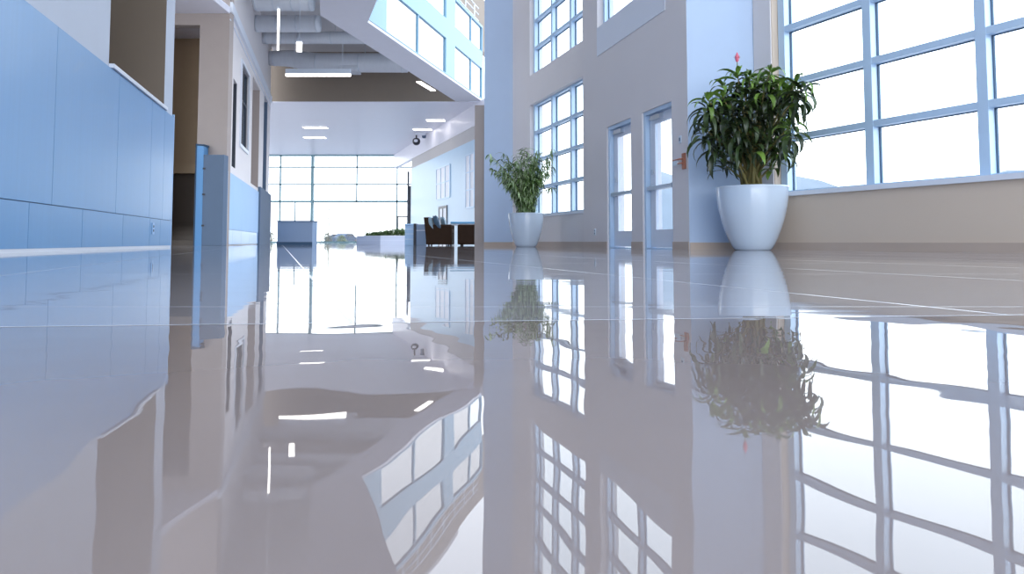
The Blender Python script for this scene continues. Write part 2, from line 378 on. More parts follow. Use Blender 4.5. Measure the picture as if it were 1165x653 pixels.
# ------------------------------------------------------------------ right: tall window beyond (W2)
y2 = [17.25, 16.1, 15.02, 14.03]
zL = [.74 + .687 * k for k in range(5)]; zU = [4.22 + .69 * k for k in range(8)]
S(W2.holes(YE, 18.62, 0, TOP, .34, [(14.0, 17.29, zL[0], zL[-1]), (14.0, 17.29, zU[0], zU[-1])]), 'wall_window_bay', M['wall'], label='pale wall around the tall gridded windows behind the smaller plant')
grid_window(W2, 'window_3', 'lower gridded window behind the smaller plant', y2, zL, .10, .14, .10, .07, M['alu'])
grid_window(W2, 'window_4', 'upper gridded window above the smaller plant', y2, zU, .10, .14, .10, .07, M['alu'])
mb = MB(); W2.box(mb, YE + .1, 18.6, 0, .11, -.014, .01); S(mb, 'baseboard_bay', M['base_tan'])
mb = MB(); W2.box(mb, YE + .02, 17.3, zL[0] - .05, zL[0], -.03, .2); S(mb, 'trim_5', M['trim'])
# column and lower pilaster
mb = MB(); mb.box(-.74, .03, 18.6, 19.3, 0, TOP); S(mb, 'wall_column', M['wall_blue'], label='tall bluish column left of the smaller plant')
mb = MB(); mb.box(-1.0, -.745, 18.75, 19.3, 0, 3.78); S(mb, 'wall_pilaster', M['taupe'], label='short taupe pilaster against the left of the column')
S(MB().box(-.745, .03, 18.585, 18.6, 0, .10), 'baseboard_column', M['base_tan'])

# ------------------------------------------------------------------ left: panelled wall (WL)
YL = 13.55
zl = 2.58
rec = (9.66, 12.88, zl, 9.0)
S(WL.holes(-4, YL, 0, TOP, .30, [rec]), 'wall_left', M['wall_white'], label='white upper wall above the blue cladding on the left')
# recess behind the opening above the ledge
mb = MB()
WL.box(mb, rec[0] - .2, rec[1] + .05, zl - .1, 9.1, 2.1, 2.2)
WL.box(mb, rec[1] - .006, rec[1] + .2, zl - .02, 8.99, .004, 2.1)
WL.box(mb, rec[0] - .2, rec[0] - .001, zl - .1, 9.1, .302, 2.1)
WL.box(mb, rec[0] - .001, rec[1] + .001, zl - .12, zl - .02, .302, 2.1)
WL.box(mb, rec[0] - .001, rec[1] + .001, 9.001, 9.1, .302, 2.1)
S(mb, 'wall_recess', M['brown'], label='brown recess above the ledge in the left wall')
mb = MB(); WL.box(mb, rec[0], rec[1], zl - .05, zl + .008, -.07, .32); S(mb, 'trim_6', M['trim'], label='pale ledge cap under the brown recess')
# cladding panels: upper row with wide panels, lower row below a seam
def clad(W, ys_u, ys_l, z0, zs, z1, m, mj, th=.035, gap=.009, m_low=None, nm='wall_cladding', lab=None):
    mb = MB(); lo = MB()
    for a, b in zip(ys_u[:-1], ys_u[1:]): W.box(mb, a + gap / 2, b - gap / 2, zs + gap / 2, z1, -th, 0)
    for a, b in zip(ys_l[:-1], ys_l[1:]): W.box(lo, a + gap / 2, b - gap / 2, z0, zs - gap / 2, -th, 0)
    if m_low is None: mb.add(lo.v, lo.f)
    o = S(mb, nm, m, label=lab)
    if m_low: S(lo, nm, m_low, label=(lab + ', lower row') if lab else None)
    j = MB(); W.box(j, ys_u[0], ys_u[-1], z0, z1 - .01, -.006, -.001); S(j, 'trim_7', mj)
yu_ = [-4, -2, 0, 2, 3.8, 5.7, WL.yu(54), WL.yu(128), WL.yu(167), WL.yu(182), YL]
yl_ = [-4, -2.4, -.9, .6, 2.1, 3.6, 5.1, WL.yu(-12), WL.yu(28), WL.yu(90), WL.yu(137), WL.yu(168), WL.yu(180), YL]
clad(WL, yu_, yl_, .04, .515, zl - .06, M['panel'], M['joint'], lab='blue cladding panels on the near left wall')
mb = MB(); WL.box(mb, -4, YL, 0, .04, -.03, 0); S(mb, 'baseboard_left', M['trim'])
mb = MB(); WL.box(mb, YL, YL + .05, 0, zl, -.036, .3); S(mb, 'trim_8', M['panel_pale'], label='pale blue end of the left cladding')
# outlet on the cladding
yp = WL.yu(171.5); b0 = WL.p(yp, -.036, WL.zv(yp, 260))
r = empty('power_outlet', b0, math.atan2(1, WL.s) - pi / 2 + pi); tag(r, 'outlet low on the blue cladding of the left wall', 'outlet')
MB().rbox(-.012, 0, -.075, .075, -.10, .10, .006).build('outlet_plate', M['panel_pale'], r)
for z in (.015, -.055): MB().rbox(-.018, -.010, -.02, .02, z, z + .04, .004).build('socket', M['black'], r)

# ---- gap behind the near wall: facing wall with a doorway
YFW = 20.6; xr = WL.p(YFW, 0, 0)[0]
xo0, xo1 = (196 - CX) / F * YFW - .6, (222 - CX) / F * YFW
S(MB().box(xo1, xr, YFW, YFW + .3, 0, TOP).box(xo0 - 3, xo0, YFW, YFW + .3, 0, TOP).box(xo0, xo1, YFW, YFW + .3, 6.55, TOP), 'wall_facing', M['taupe'], label='taupe wall end facing the hall behind the near left wall')
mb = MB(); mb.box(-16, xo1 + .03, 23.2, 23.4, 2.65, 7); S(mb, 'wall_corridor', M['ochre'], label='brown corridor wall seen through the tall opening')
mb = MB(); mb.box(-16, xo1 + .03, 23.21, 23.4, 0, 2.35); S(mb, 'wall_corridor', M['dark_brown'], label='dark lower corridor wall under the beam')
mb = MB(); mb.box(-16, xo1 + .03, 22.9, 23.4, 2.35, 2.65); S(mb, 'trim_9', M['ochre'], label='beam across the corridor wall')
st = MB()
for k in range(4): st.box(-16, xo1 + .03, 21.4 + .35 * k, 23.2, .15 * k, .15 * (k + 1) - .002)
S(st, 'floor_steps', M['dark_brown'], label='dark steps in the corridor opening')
S(MB().box(-16, xr, YL + .3, YFW, 6.9, 7.1).box(-16, xo1, YFW, 23.4, 6.9, 7.1), 'ceiling_corridor', M['ceiling'], label='pale soffit over the side corridor')
S(MB().box(-16, -15.8, 13, 23.4, 0, 7), 'wall_corridor_end', M['brown'])
# cladding box at the wall end
r = empty('cladding_box', (xr, YFW, 0)); tag(r, 'grey blue boxed panel standing against the taupe wall end', 'panel')
MB().rbox((229 - CX) / F * 20.3 - xr, .06, -.32, -.01, 0, 2.63, .01).build('body', M['panel_grey'], r)
q = MB(); q.prism([((222.5 - CX) / F * 20.25 - xr, -.45), ((229.3 - CX) / F * 20.25 - xr, -.33), ((229.3 - CX) / F * 20.25 - xr, -.02), ((222.5 - CX) / F * 20.25 - xr, -.02)], 0, 2.88)
q.build('side_panel', M['panel'], r)['label'] = 'brighter blue tall side panel'
q = MB(); q.box((221.5 - CX) / F * 20.2 - xr, (222.6 - CX) / F * 20.2 - xr, -.46, -.02, 0, 2.93)
q.prism([((221.5 - CX) / F * 20.2 - xr, -.46), ((229.3 - CX) / F * 20.2 - xr, -.345), (-.5, -.04), ((221.5 - CX) / F * 20.2 - xr, -.02)], 2.885, 2.93)
q.build('dark_cap', M['joint'], r)
for z in (.55, 1.45, 2.2): MB().box((229 - CX) / F * 20.2 - xr - .02, (229 - CX) / F * 20.2 - xr + .05, -.345, -.32, z, z + .05).build('latch', M['black'], r)

# ---- left wall further on
WLB = 35.2
hA = (21.65, 22.5, 2.45, 5.2); hB = (23.4, 25.5, 3.4, 6.15); hC = (26.8, 29.5, 2.35, 6.5); hD = (31.3, 33.0, 2.5, 6.7)
S(WL.holes(YFW + .3, 34.4, 0, TOP, .5, [hA, hB, hC, hD]), 'wall_left_far', M['wall'], label='pale wall with openings beyond the corridor on the left')
for i, (h, m_, lb) in enumerate(((hA, M['alu_dark'], 'narrow dark opening in the far left wall'), (hC, M['taupe'], 'taupe recess in the far left wall'), (hD, M['panel_grey'], 'grey recess nearest the end of the far left wall'))):
    mb = MB(); WL.box(mb, h[0], h[1], h[2], h[3], .36, .48); WL.box(mb, h[1] - .03, h[1], h[2], h[3], .01, .36); S(mb, 'wall_recess', m_, label=lb)
grid_window(WL, 'window_5', 'dark framed interior window high on the far left wall', [hB[0] + .04, (hB[0] + hB[1]) / 2, hB[1] - .04], [hB[2] + .04, 5.0, hB[3] - .04], .04, .10, .10, .08, M['alu_dark'])
mb = MB(); WL.box(mb, hB[0], hB[1], hB[2], hB[3], .38, .48); S(mb, 'wall_recess', M['brown'], label='brown wall behind the dark framed interior window')
mb = MB(); WL.box(mb, hB[0] - .12, hB[0], hB[2] - .1, hB[3] + .1, -.05, .02); WL.box(mb, hB[1], hB[1] + .12, hB[2] - .1, hB[3] + .1, -.05, .02); WL.box(mb, hB[0], hB[1], hB[2] - .12, hB[2], -.05, .02); WL.box(mb, hB[0], hB[1], hB[3], hB[3] + .1, -.05, .02)
S(mb, 'trim_10', M['trim'], label='pale casing round the interior window')
mb = MB(); WL.box(mb, YFW, 34.4, 6.95, 7.25, -.08, 0); WL.box(mb, YFW, 34.4, 6.70, 6.74, -.03, 0); S(mb, 'trim_11', M['trim'], label='pale cornice band along the far left wall')
yy = [YFW + .02] + [WL.yu(u) for u in (263.5, 273.5, 283, 292.8)]
clad(WL, yy, yy, .03, .48, 2.2, M['panel_pale'], M['joint'], m_low=M['panel'], lab='pale blue cladding on the far left wall')
mb = MB(); WL.box(mb, WL.yu(292.8) + .01, 34.45, 0, 2.42, -.10, 0); mb.hexa([WL.p(34.45, -.1, 0), WL.p(34.45, .5, 0), WL.p(34.7, .5, 0), WL.p(34.7, -.1, 0), WL.p(34.45, -.1, 2.42), WL.p(34.45, .5, 2.42), WL.p(34.7, .5, 2.42), WL.p(34.7, -.1, 2.42)])
S(mb, 'wall_cladding', M['panel_grey'], label='grey blue end of the far left cladding')

# ------------------------------------------------------------------ fascia, ceilings, far lounge shell
ZC = 7.2; YF_ = 35.3; YW = 57.3
S(MB().box(-12.3, -2.2, YF_, YF_ + .3, ZC, 11.5), 'wall_fascia', M['brown'], label='brown fascia above the white ceiling of the far lounge')
S(MB().box(-30, 1.5, YF_ + .301, YW + .5, ZC, ZC + .2).box(-12.3, -1.0, YF_ - .02, YF_ + .3, ZC - .03, ZC), 'ceiling', M['ceiling'], label='white ceiling over the far lounge')
# pale blue glossy wall on the right of the lounge
mb = MB(); WF.box(mb, 34, 50.8, 0, 5.4, 0, .3); S(mb, 'wall_lounge', M['lounge'], label='glossy pale blue wall on the right of the lounge')
mb = MB(); WF.box(mb, 34, 50.8, 5.4, 6.1, .02, .3); S(mb, 'soffit_shade_band', M['ceiling_grey'], label='grey band for the soffit shade on top of the pale blue wall')  # shade under the soffit, put into the grey of this band
mb = MB(); WF.box(mb, 34, YW, 6.1, ZC, -.01, .3); S(mb, 'trim_13', M['ceiling'])
def wf(u): return WF.yu(u)
# reflections in the glossy lounge wall, built as door and window frames
r = empty('reflected_door', WF.p(wf(503.5), 0, 0)); r['kind'] = 'structure'; r['label'] = 'reflection built as a dark framed doorway in the pale blue lounge wall'
base = Vector(r.location)
q = MB(); a, b = wf(509), wf(499.5)
for g in ((a, a + .15, 0, 2.1), (b - .15, b, 0, 2.1), (a, b, 2.1, 2.25), ((a + b) / 2 - .05, (a + b) / 2 + .05, 0, 2.1)): WF.box(q, *g, -.05, 0)
q.v = [tuple(Vector(p) - base) for p in q.v]; q.build('door_frame', M['alu_dark'], r)
q = MB(); WF.box(q, a + .15, b - .15, 0, 2.1, -.02, 0); q.v = [tuple(Vector(p) - base) for p in q.v]; q.build('door_leaf', M['trim'], r)
def lw(u0, u1, z0, z1, cols, rws, nm, lab):
    a, b = wf(u1), wf(u0); r = empty(nm, WF.p(a, 0, z0)); r['kind'] = 'structure'; r['label'] = lab; base = Vector(r.location)
    q = MB()
    for k in range(cols + 1): y = a + (b - a) * k / cols; WF.box(q, y - .05, y + .05, z0, z1, -.05, 0)
    for k in range(rws + 1): z = z0 + (z1 - z0) * k / rws; WF.box(q, a, b, z - .03, z + .03, -.05, 0)
    q.v = [tuple(Vector(p) - base) for p in q.v]; q.build('window_frame', M['alu'], r)
    q = MB(); WF.box(q, a, b, z0, z1, -.02, -.005); q.v = [tuple(Vector(p) - base) for p in q.v]; q.build('pane', M['trim'], r)  # opaque pale sheet and frame imitate a window reflection
lw(496.5, 512, 2.7, 4.6, 3, 2, 'reflected_window_1', 'window reflection built as a pale frame above the doorway of the lounge wall')
lw(530, 540, 1.9, 4.7, 2, 3, 'reflected_window_2', 'window reflection built as a pale frame near the pilaster on the lounge wall')

# far window wall
r = empty('window_8', (-12, YW, 0)); r['kind'] = 'structure'; r['label'] = 'far floor to ceiling window wall across the end of the lounge'
def xf(u): return (u - CX) / F * YW
def zf(v): return H + (HOR - v) / F * YW
q = MB(); B = lambda u0, u1, v0, v1, d=.12: q.box(xf(u0) + 12, xf(u1) + 12, -d, d, max(0, zf(v1)), min(ZC, zf(v0)))
for u, hw in ((271, .6), (318.2, .6), (405.5, .55), (451.5, .6), (480.5, .5)): B(u - hw, u + hw, 170, 230 if abs(u - 405.5) < 1 else 290)
B(353.7, 356.2, 170, 290, .2); B(335.2, 335.8, 230, 290)
for v, hh in ((176.6, .8), (190, .6), (209.7, .65), (229.3, 1.1)): B(190, 492, v - hh, v + hh)
B(190, 492, 274.6, 276.4)
q.build('window_frame', M['alu_teal'], r)
q = MB(); q.add([(xf(190) + 12, .02, 0), (xf(492) + 12, .02, 0), (xf(492) + 12, .02, ZC), (xf(190) + 12, .02, ZC)], [(0, 1, 2, 3)]); q.build('pane', GL2, r)
# dark framed entrance near the blue wall
r = empty('door_4', ((459 - CX) / F * 52.2, 52.2, 0)); r['kind'] = 'structure'; r['label'] = 'dark framed glass entrance beside the pale blue lounge wall'
k_ = 52.2 / F; X = lambda u: (u - 459) * k_; Z = lambda v: H + (HOR - v) * k_
q = MB(); q.box(X(451.5), X(453), -.1, .1, 0, Z(246)); q.box(X(451.5), X(466), -.1, .1, Z(247.3), Z(246)); q.box(X(463.3), X(465.2), -.15, .15, 0, Z(195)); q.box(X(465.2), X(467.4), -.1, .1, 0, Z(213)); q.box(X(463.3), X(470), -.05, .05, Z(213), Z(211.5))
q.build('door_frame', M['alu_dark'], r)
q = MB(); q.add([(X(453), 0, 0), (X(463.3), 0, 0), (X(463.3), 0, Z(247)), (X(453), 0, Z(247))], [(0, 1, 2, 3)]); q.build('pane', GL2, r)

# ------------------------------------------------------------------ bridge
A0 = Vector((-4.67, 22.4)); A1 = Vector((-1.51, 35.25)); B1 = Vector((-2.85, 35.25)); B0 = Vector((-6.01, 21.7))
br = empty('bridge', (A0.x, A0.y, 0)); tag(br, 'glazed diagonal walkway high above the hall leading to the white ceiling', 'bridge')
def shift(mb): mb.v = [(x - A0.x, y - A0.y, z) for x, y, z in mb.v]; return mb
land = [(A0.x, A0.y), (-2.2, 15.0), (.12, 8.0), (-2.5, 8.0), (B0.x, B0.y), (B1.x, B1.y), (A1.x, A1.y)]
shift(MB().prism(list(reversed(land)), 7.2, 7.3)).build('deck', M['bridge'], br)
q = MB(); dAB = (A1 - A0); LA = dAB.length; dAB.normalize(); nA = Vector((dAB.y, -dAB.x))
def ab(mb, t0, t1, z0, z1, n0, n1):
    P = [A0 + dAB * t0 + nA * n0, A0 + dAB * t0 + nA * n1, A0 + dAB * t1 + nA * n1, A0 + dAB * t1 + nA * n0]
    return mb.hexa([(p.x, p.y, z0) for p in P] + [(p.x, p.y, z1) for p in P])
def tA(u):  # distance along the glazed edge at column u
    a = (u - CX) / F; return (a * A0.y - A0.x) / (dAB.x - a * dAB.y)
zp = (7.34, 8.86, 9.72, 10.95)
ab(q, 0, LA, 7.3, zp[0], -.12, .02); ab(q, 0, LA, zp[1], zp[2], -.12, .02); ab(q, 0, LA, zp[3], 11.07, -.12, .02)
for u0, u1 in ((416.5, 437), (506, 516.5)): ab(q, max(0, tA(u0)), tA(u1), zp[0], zp[1], -.12, .02); ab(q, max(0, tA(u0)), tA(u1), zp[2], zp[3], -.12, .02)
for u in (474.5, 535.5): t = tA(u); ab(q, t - .04, t + .04, zp[0], zp[1], -.10, .0); ab(q, t - .04, t + .04, zp[2], zp[3], -.10, .0)
ab(q, LA - .08, LA, zp[0], zp[3], -.12, .02)
shift(q).build('window_frame', M['bridge_frame'], br)
q = MB()
for z0, z1 in ((zp[0], zp[1]), (zp[2], zp[3])):
    a = A0 + nA * -.05; b = A1 + nA * -.05; q.add([(a.x, a.y, z0), (b.x, b.y, z0), (b.x, b.y, z1), (a.x, a.y, z1)], [(0, 1, 2, 3)])
shift(q).build('pane', GL3, br)
rl = MB()
for k in range(9):
    t = LA * (k + .5) / 9; p = A0 + dAB * t - nA * .2; rl.tube([(p.x, p.y, 11.0), (p.x, p.y, 12.0)], .03, 6)
for z in (11.35, 11.68, 12.0): a = A0 - nA * .2; b = A1 - nA * .2; rl.tube([(a.x, a.y, z), (b.x, b.y, z)], .03, 6)
shift(rl).build('railing', M['trim'], br)
# downlight strip under the bridge
a = Vector((473 - CX, 473)) ; 
def zpt(u, v, z): y = (z - H) * F / (HOR - v); return ((u - CX) / F * y, y)
p0 = Vector(zpt(474, 90.5, 7.19)); p1 = Vector(zpt(493, 102, 7.19)); c = (p0 + p1) / 2; dd = (p1 - p0).normalized(); nn = Vector((dd.y, -dd.x)) * .13; hl = min((p1 - p0).length, 1.9) / 2
# upper bulkhead beyond the railing, roofs
q = MB(); ab(q, -1.5, LA + 7, 11.0, TOP, -1.5, -1.2); S(q, 'wall_bulkhead', M['brown'], label='brown bulkhead above the bridge glazing')
a = A0 - nA * 1.2 - dAB * 1.5; b = A1 - nA * 1.2
roof = [(-4, -4), (W3.p(-4, .35, 0)[0], -4), (W3.p(YC, .35, 0)[0], YC), (WD.p(YE, .5, 0)[0], YE), (.5, 19.3), (-.8, 19.3), (a.x, a.y), (b.x, b.y), (-16, b.y), (-16, 12)]
S(MB().prism(roof, TOP, TOP + .2), 'ceiling_roof', M['ceiling_grey'], label='high roof over the hall')
xa = WL.p(16, 0, 0)[0]
S(MB().prism([(WL.p(15, 0, 0)[0], 15), (-3.9, 15), (B0.x, B0.y), (B1.x, YF_), (WL.p(YF_, 0, 0)[0], YF_)], 9.75, 9.95), 'ceiling_services', M['ceiling_grey'], label='grey ceiling above the ducts')

# ------------------------------------------------------------------ ducts
def duct(v0, v1, Y, u0, u1, label, wavy=0.0, name='air_duct'):
    zc = H + (HOR - (v0 + v1) / 2) / F * Y; rr = (v1 - v0) / 2 / F * Y; xa = max((u0 - CX) / F * Y, WL.p(Y, 0, 0)[0] + .02); xb = (u1 - CX) / F * Y
    r = empty(name, ((xa + xb) / 2, Y, zc)); tag(r, label, 'duct', 'air ducts under the grey ceiling'); m = (xb - xa) / 2
    pts = []; rads = []
    n = 26
    for k in range(n + 1):
        t = k / n; x = -m + 2 * m * t; z = 0
        if wavy: s = min(1, max(0, (t - .12) / .25)); s = s * s * (3 - 2 * s); z = -wavy * s
        pts.append((x, 0, z)); rads.append(rr * (1 - (.25 * (1 - min(1, t / .3)) if wavy else 0)))
    MB().tube(pts, rads, 20).build('duct_body', M['duct'], r)
    for k in range(1, n, 8):
        p = pts[k]; MB().tube([(p[0] - .02, 0, p[2]), (p[0] + .02, 0, p[2])], rads[k] + .012, 20).build('seam_ring', M['steel'], r)
    for t in (.25, .7): p = pts[int(t * n)]; MB().tube([(p[0], 0, p[2] + rads[int(t * n)] - .02), (p[0], 0, 9.76 - zc)], .012, 6).build('hanger', M['steel'], r)
    return r
big_duct = duct(53, 75, 33.2, 298, 462, 'large round air duct just in front of the brown fascia', .22)
duct(33, 47, 30, 288, 416, 'second air duct out from the brown fascia, under the bridge edge')
duct(14, 33, 27.2, 286, 360, 'third air duct out from the brown fascia')
duct(-12, 8, 24.6, 285, 352, 'nearest air duct with its end at the top of the picture')
_q = MB().rbox(-.45, .45, -.4, .4, -.16, .14, .03).build('vent_box', M['duct'], big_duct); _q.location = Vector(((395 - CX) / F * 33, 33.2, H + (HOR - 76) / F * 33)) - big_duct.location

# ------------------------------------------------------------------ lights
def pendant(loc, L, rz, hgt, wid, dif, label):
    r = empty('pendant_light', loc, rz); tag(r, label, 'ceiling light', 'linear pendant lights under the ducts')
    MB().rbox(-L / 2, L / 2, -wid / 2, wid / 2, .0, hgt, .012).build('housing', M['lamp_body'], r)
    MB().box(-L / 2 + .01, L / 2 - .01, -wid / 2 + .008, wid / 2 - .008, -dif, .0).build('diffuser', M['lamp'], r)
    for x in (-L * .37, L * .37): MB().tube([(x, 0, hgt), (x, 0, 9.75 - loc[2])], .008, 5).build('wire', M['steel'], r)
Yp = 28.5; pendant(((359.5 - CX) / F * Yp, Yp, H + (HOR - 82) / F * Yp), 75 / F * Yp, 0, .20, .12, .10, 'linear pendant light lit from below, hanging across the view before the brown fascia')
Yp = 19.0; pendant(((312.5 - CX) / F * Yp, Yp, H + (HOR - 32) / F * Yp), 3.9, pi / 2 + .325, .06, .07, .03, 'long linear pendant light hanging end-on at the top left, beside the left wall')
Yp = 23.5; pendant(((337 - CX) / F * Yp, Yp, H + (HOR - 50) / F * Yp), 1.1, pi / 2 + .30, .05, .20, .05, 'short linear pendant light hanging end-on beside the long one')
def recessed(p0, p1, z, wd, label):
    p0 = Vector(p0); p1 = Vector(p1); c = (p0 + p1) / 2; L = (p1 - p0).length
    r = empty('recessed_light', (c.x, c.y, z), math.atan2(p1.y - p0.y, p1.x - p0.x)); tag(r, label, 'ceiling light', 'recessed ceiling light strips')
    MB().box(-L / 2, L / 2, -wd / 2, wd / 2, -.02, 0).build('frame', M['trim'], r)
    MB().box(-L / 2 + .03, L / 2 - .03, -wd / 2 + .03, wd / 2 - .03, -.035, -.018).build('diffuser', M['lamp'], r)
    return r
for (u0, u1, v, lb) in ((343, 371, 144, 'upper of the two recessed light strips on the left of the white ceiling'), (344, 369.5, 155.7, 'lower of the two recessed light strips on the left of the white ceiling'),
                        (484, 506, 135.7, 'recessed light strip on the right of the white ceiling, nearest the brown fascia'), (469, 491, 146.3, 'recessed light strip just above the hanging camera')):
    recessed(zpt(u0, v, ZC), zpt(u1, v, ZC), ZC, .6, lb)
r = MB().box(-hl, hl, -.11, .11, -.03, 0).build('light_strip', M['lamp'], br); r['label'] = 'lit strip under the walkway'
r.location = (c.x - A0.x, c.y - A0.y, 7.2); r.rotation_euler.z = math.atan2(dd.y, dd.x)
# hanging security camera and small sensors
x, y = zpt(473, 151, ZC)
r = empty('security_camera', (x, y, ZC)); tag(r, 'dark dome camera hanging from the white ceiling below a light strip', 'camera')
MB().box(-.10, .6, -.1, .1, -.12, 0).build('mount', M['trim'], r)
MB().tube([(0, 0, -.1), (0, 0, -.32)], .05, 10).build('stem', M['black'], r)
prof = [(0.001, -.78), (.12, -.77), (.22, -.68), (.26, -.55), (.24, -.42), (.14, -.32), (.001, -.30)]
MB().lathe(prof, 20).build('dome', M['black'], r)
MB().lathe([(.001, -.63), (.10, -.6), (.13, -.52), (.1, -.44), (.001, -.42)], 16, (0, -.22)).build('lens_cover', M['trim'], r)
for i, u in enumerate((482, 487)):
    x, y = zpt(u, 153 , ZC); r = empty('ceiling_sensor', (x, y, ZC)); tag(r, 'small grey sensor on the white ceiling, ' + ('nearer the dome camera' if i == 0 else 'farther right of the dome camera'), 'sensor', 'ceiling sensors')
    MB().lathe([(.001, -.22), (.12, -.2), (.16, -.1), (.16, 0)], 14).build('sensor_body', M['panel_grey'], r)

# ------------------------------------------------------------------ plants
def leaf(mb, base, az, el, L, wd, droop, fold=.25, n=6, roll=0.0):
    p = Vector(base); pts = []; e = el
    for k in range(n + 1):
        pts.append((p.copy(), e)); e -= droop / n * (1 + .6 * k / n)
        p = p + Vector((cos(az) * cos(e), sin(az) * cos(e), sin(e))) * (L / n)
    sd = Vector((-sin(az), cos(az), 0)); vs = []
    for k, (q, e) in enumerate(pts):
        t = k / n; wv = wd * (math.sin(pi * min(1, (t * .93 + .07)) ** .8) ** .85 if 0 < t < 1 else (.12 if t == 0 else .02))
        up = Vector((-cos(az) * sin(e), -sin(az) * sin(e), cos(e)))
        s_ = (sd * cos(roll) + up * sin(roll))
        vs += [q - s_ * wv / 2 + up * fold * wv, q, q + s_ * wv / 2 + up * fold * wv]
    fs = []
    for k in range(n):
        a = 3 * k; fs += [(a, a + 1, a + 4, a + 3), (a + 1, a + 2, a + 5, a + 4)]
    mb.add(vs, fs, True)
def pot_profile(rt, rb, h, lip=.03):
    prof = [(.001, .0), (rb * .92, .0), (rb, .015)]
    for k in range(1, 15):
        t = k / 14; rr = rb + (rt - rb) * (math.sin(t * pi / 2) ** .82); prof.append((rr, .015 + (h - .03) * t))
    prof += [(rt + .003, h - .006), (rt - .008, h), (rt - lip, h), (rt - lip - .006, h - .01), (rt - lip - .02, h - .09), (.001, h - .09)]
    return prof
# -- large plant
PX, PY = (856 - CX) / F * 9.16, 9.16
r = empty('potted_plant', (PX, PY, 0)); tag(r, 'large bushy dark green plant in a big white tapered pot beside the great window', 'plant', 'potted plants')
MB().lathe(pot_profile(.452, .235, .825), 72).build('pot', M['pot'], r)
MB().lathe([(.001, .775), (.25, .77), (.40, .755), (.41, .72)], 32).build('soil', M['soil'], r)
k1 = 9.1 / F
def P1(u, v, dy): # crown point relative to the pot, at depth dy from its axis
    Y = PY + dy; return Vector(((u - CX) / F * Y - PX, dy, H + (HOR - v) / F * Y))
ros = [(842, 82, -.05, 1), (866, 86, .05, 1), (856, 84, -.1, 1), (894, 102, -.38, 1), (902, 98, -.5, 1), (886, 94, -.25, 1), (824, 108, -.15, 1), (850, 104, -.25, 0), (872, 114, -.15, 0), (832, 124, -.3, 0), (858, 130, -.38, 0), (884, 126, -.4, 0),
       (812, 138, -.05, 0), (816, 158, -.2, 0), (845, 150, -.4, 0), (872, 150, -.35, 0), (830, 170, -.3, 0), (858, 166, -.4, 0), (822, 178, -.1, 0), (886, 172, -.3, 1), (888, 146, -.2, 0), (850, 120, .2, 0), (835, 145, .25, 0), (866, 145, .2, 0), (806, 122, -.2, 0), (903, 112, -.5, 0), (880, 188, -.2, 1), (824, 186, -.15, 0), (845, 163, -.1, 0),
       (808, 112, -.25, 1), (804, 146, -.3, 0), (893, 160, -.4, 1), (840, 138, -.45, 0), (866, 136, -.1, 0), (848, 118, -.4, 0), (876, 166, -.25, 0), (820, 134, .1, 0), (909, 92, -.75, 1), (915, 100, -.82, 0), (902, 142, -.7, 1), (880, 78, -.3, 1), (872, 100, -.3, 1), (826, 96, .1, 1)]
dk = MB(); lt = MB(); stm = MB()
rnd = random.Random(3)
for i, (u, v, dy, top) in enumerate(ros):
    c = P1(u, v, dy); b0 = Vector((rnd.uniform(-.12, .12), rnd.uniform(-.10, .10), .76))
    mid = b0.lerp(c, .5) * 1.0; mid.x *= .6; mid.y *= .6
    mid2 = b0.lerp(c, .8); mid2.x *= .85; mid2.y *= .85
    stm.tube([b0, mid, mid2, c], [.020, .016, .012, .006], 7)
    nl = 19 if top else 15; a0 = rnd.uniform(0, 6.28)
    for k in range(nl):
        az = a0 + k * 2.39996 + rnd.uniform(-.2, .2); t = k / nl
        el = radians(65 - 85 * t) + rnd.uniform(-.15, .15)
        L = rnd.uniform(.26, .40) * (.8 + .3 * t) * (.8 if v > 180 else 1)
        if v > 180 and math.sin(az) < -.2 and abs(c.x) < .35: continue
        out = c + Vector((cos(az), sin(az), 0)) * .01 - Vector((0, 0, .20 * t))
        if v > 165 and t > .5: continue
        # keep clear of window and pillar
        tipx = out.x + PX + cos(az) * L * .7; tipy = out.y + PY + sin(az) * L * .7
        wx = W3.c + W3.s * tipy - .10
        if tipx > wx or tipy > YC - .06: L *= .5
        tipx = out.x + PX + cos(az) * L * .8; tipy = out.y + PY + sin(az) * L * .8
        if tipx > W3.c + W3.s * tipy - .05 or tipy > YC - .04: continue
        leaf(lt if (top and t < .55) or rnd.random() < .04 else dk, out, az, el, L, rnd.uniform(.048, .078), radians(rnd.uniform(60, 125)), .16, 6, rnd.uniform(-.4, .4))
for k in range(11):
    a = k * 2 * pi / 11; rr = .05 + .05 * (k % 3) / 2
    stm.tube([(cos(a) * rr, sin(a) * rr, .74), (cos(a) * rr * 1.25, sin(a) * rr * 1.25, 1.0), (cos(a) * rr * 1.6, sin(a) * rr * 1.6 - .05, 1.3)], [.026, .022, .016], 8)
stm.build('stems', M['stem'], r)
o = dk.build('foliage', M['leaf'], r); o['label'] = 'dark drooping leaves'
o = lt.build('foliage', M['leaf_lite'], r); o['label'] = 'upper leaves coloured bright green for the light on top'  # light on the upper crown is put into this brighter leaf colour
c = P1(842, 76, -.05); q = MB(); q.tube([c - Vector((0, 0, .12)), c + Vector((0, 0, .10))], [.008, .006], 6); q.build('flower_stalk', M['stem_green'], r)
q = MB()
q.lathe([(.001, 0), (.018, .02), (.026, .05), (.022, .09), (.012, .12), (.001, .14)], 12, (0, 0)); q.v = [(x + c.x, y + c.y, z + c.z + .08) for x, y, z in q.v]
for k in range(5): leaf(q, c + Vector((0, 0, .08)), k * 1.257, 1.3, .10, .035, .4, .2, 5)
q.build('flower', M['pink'], r)

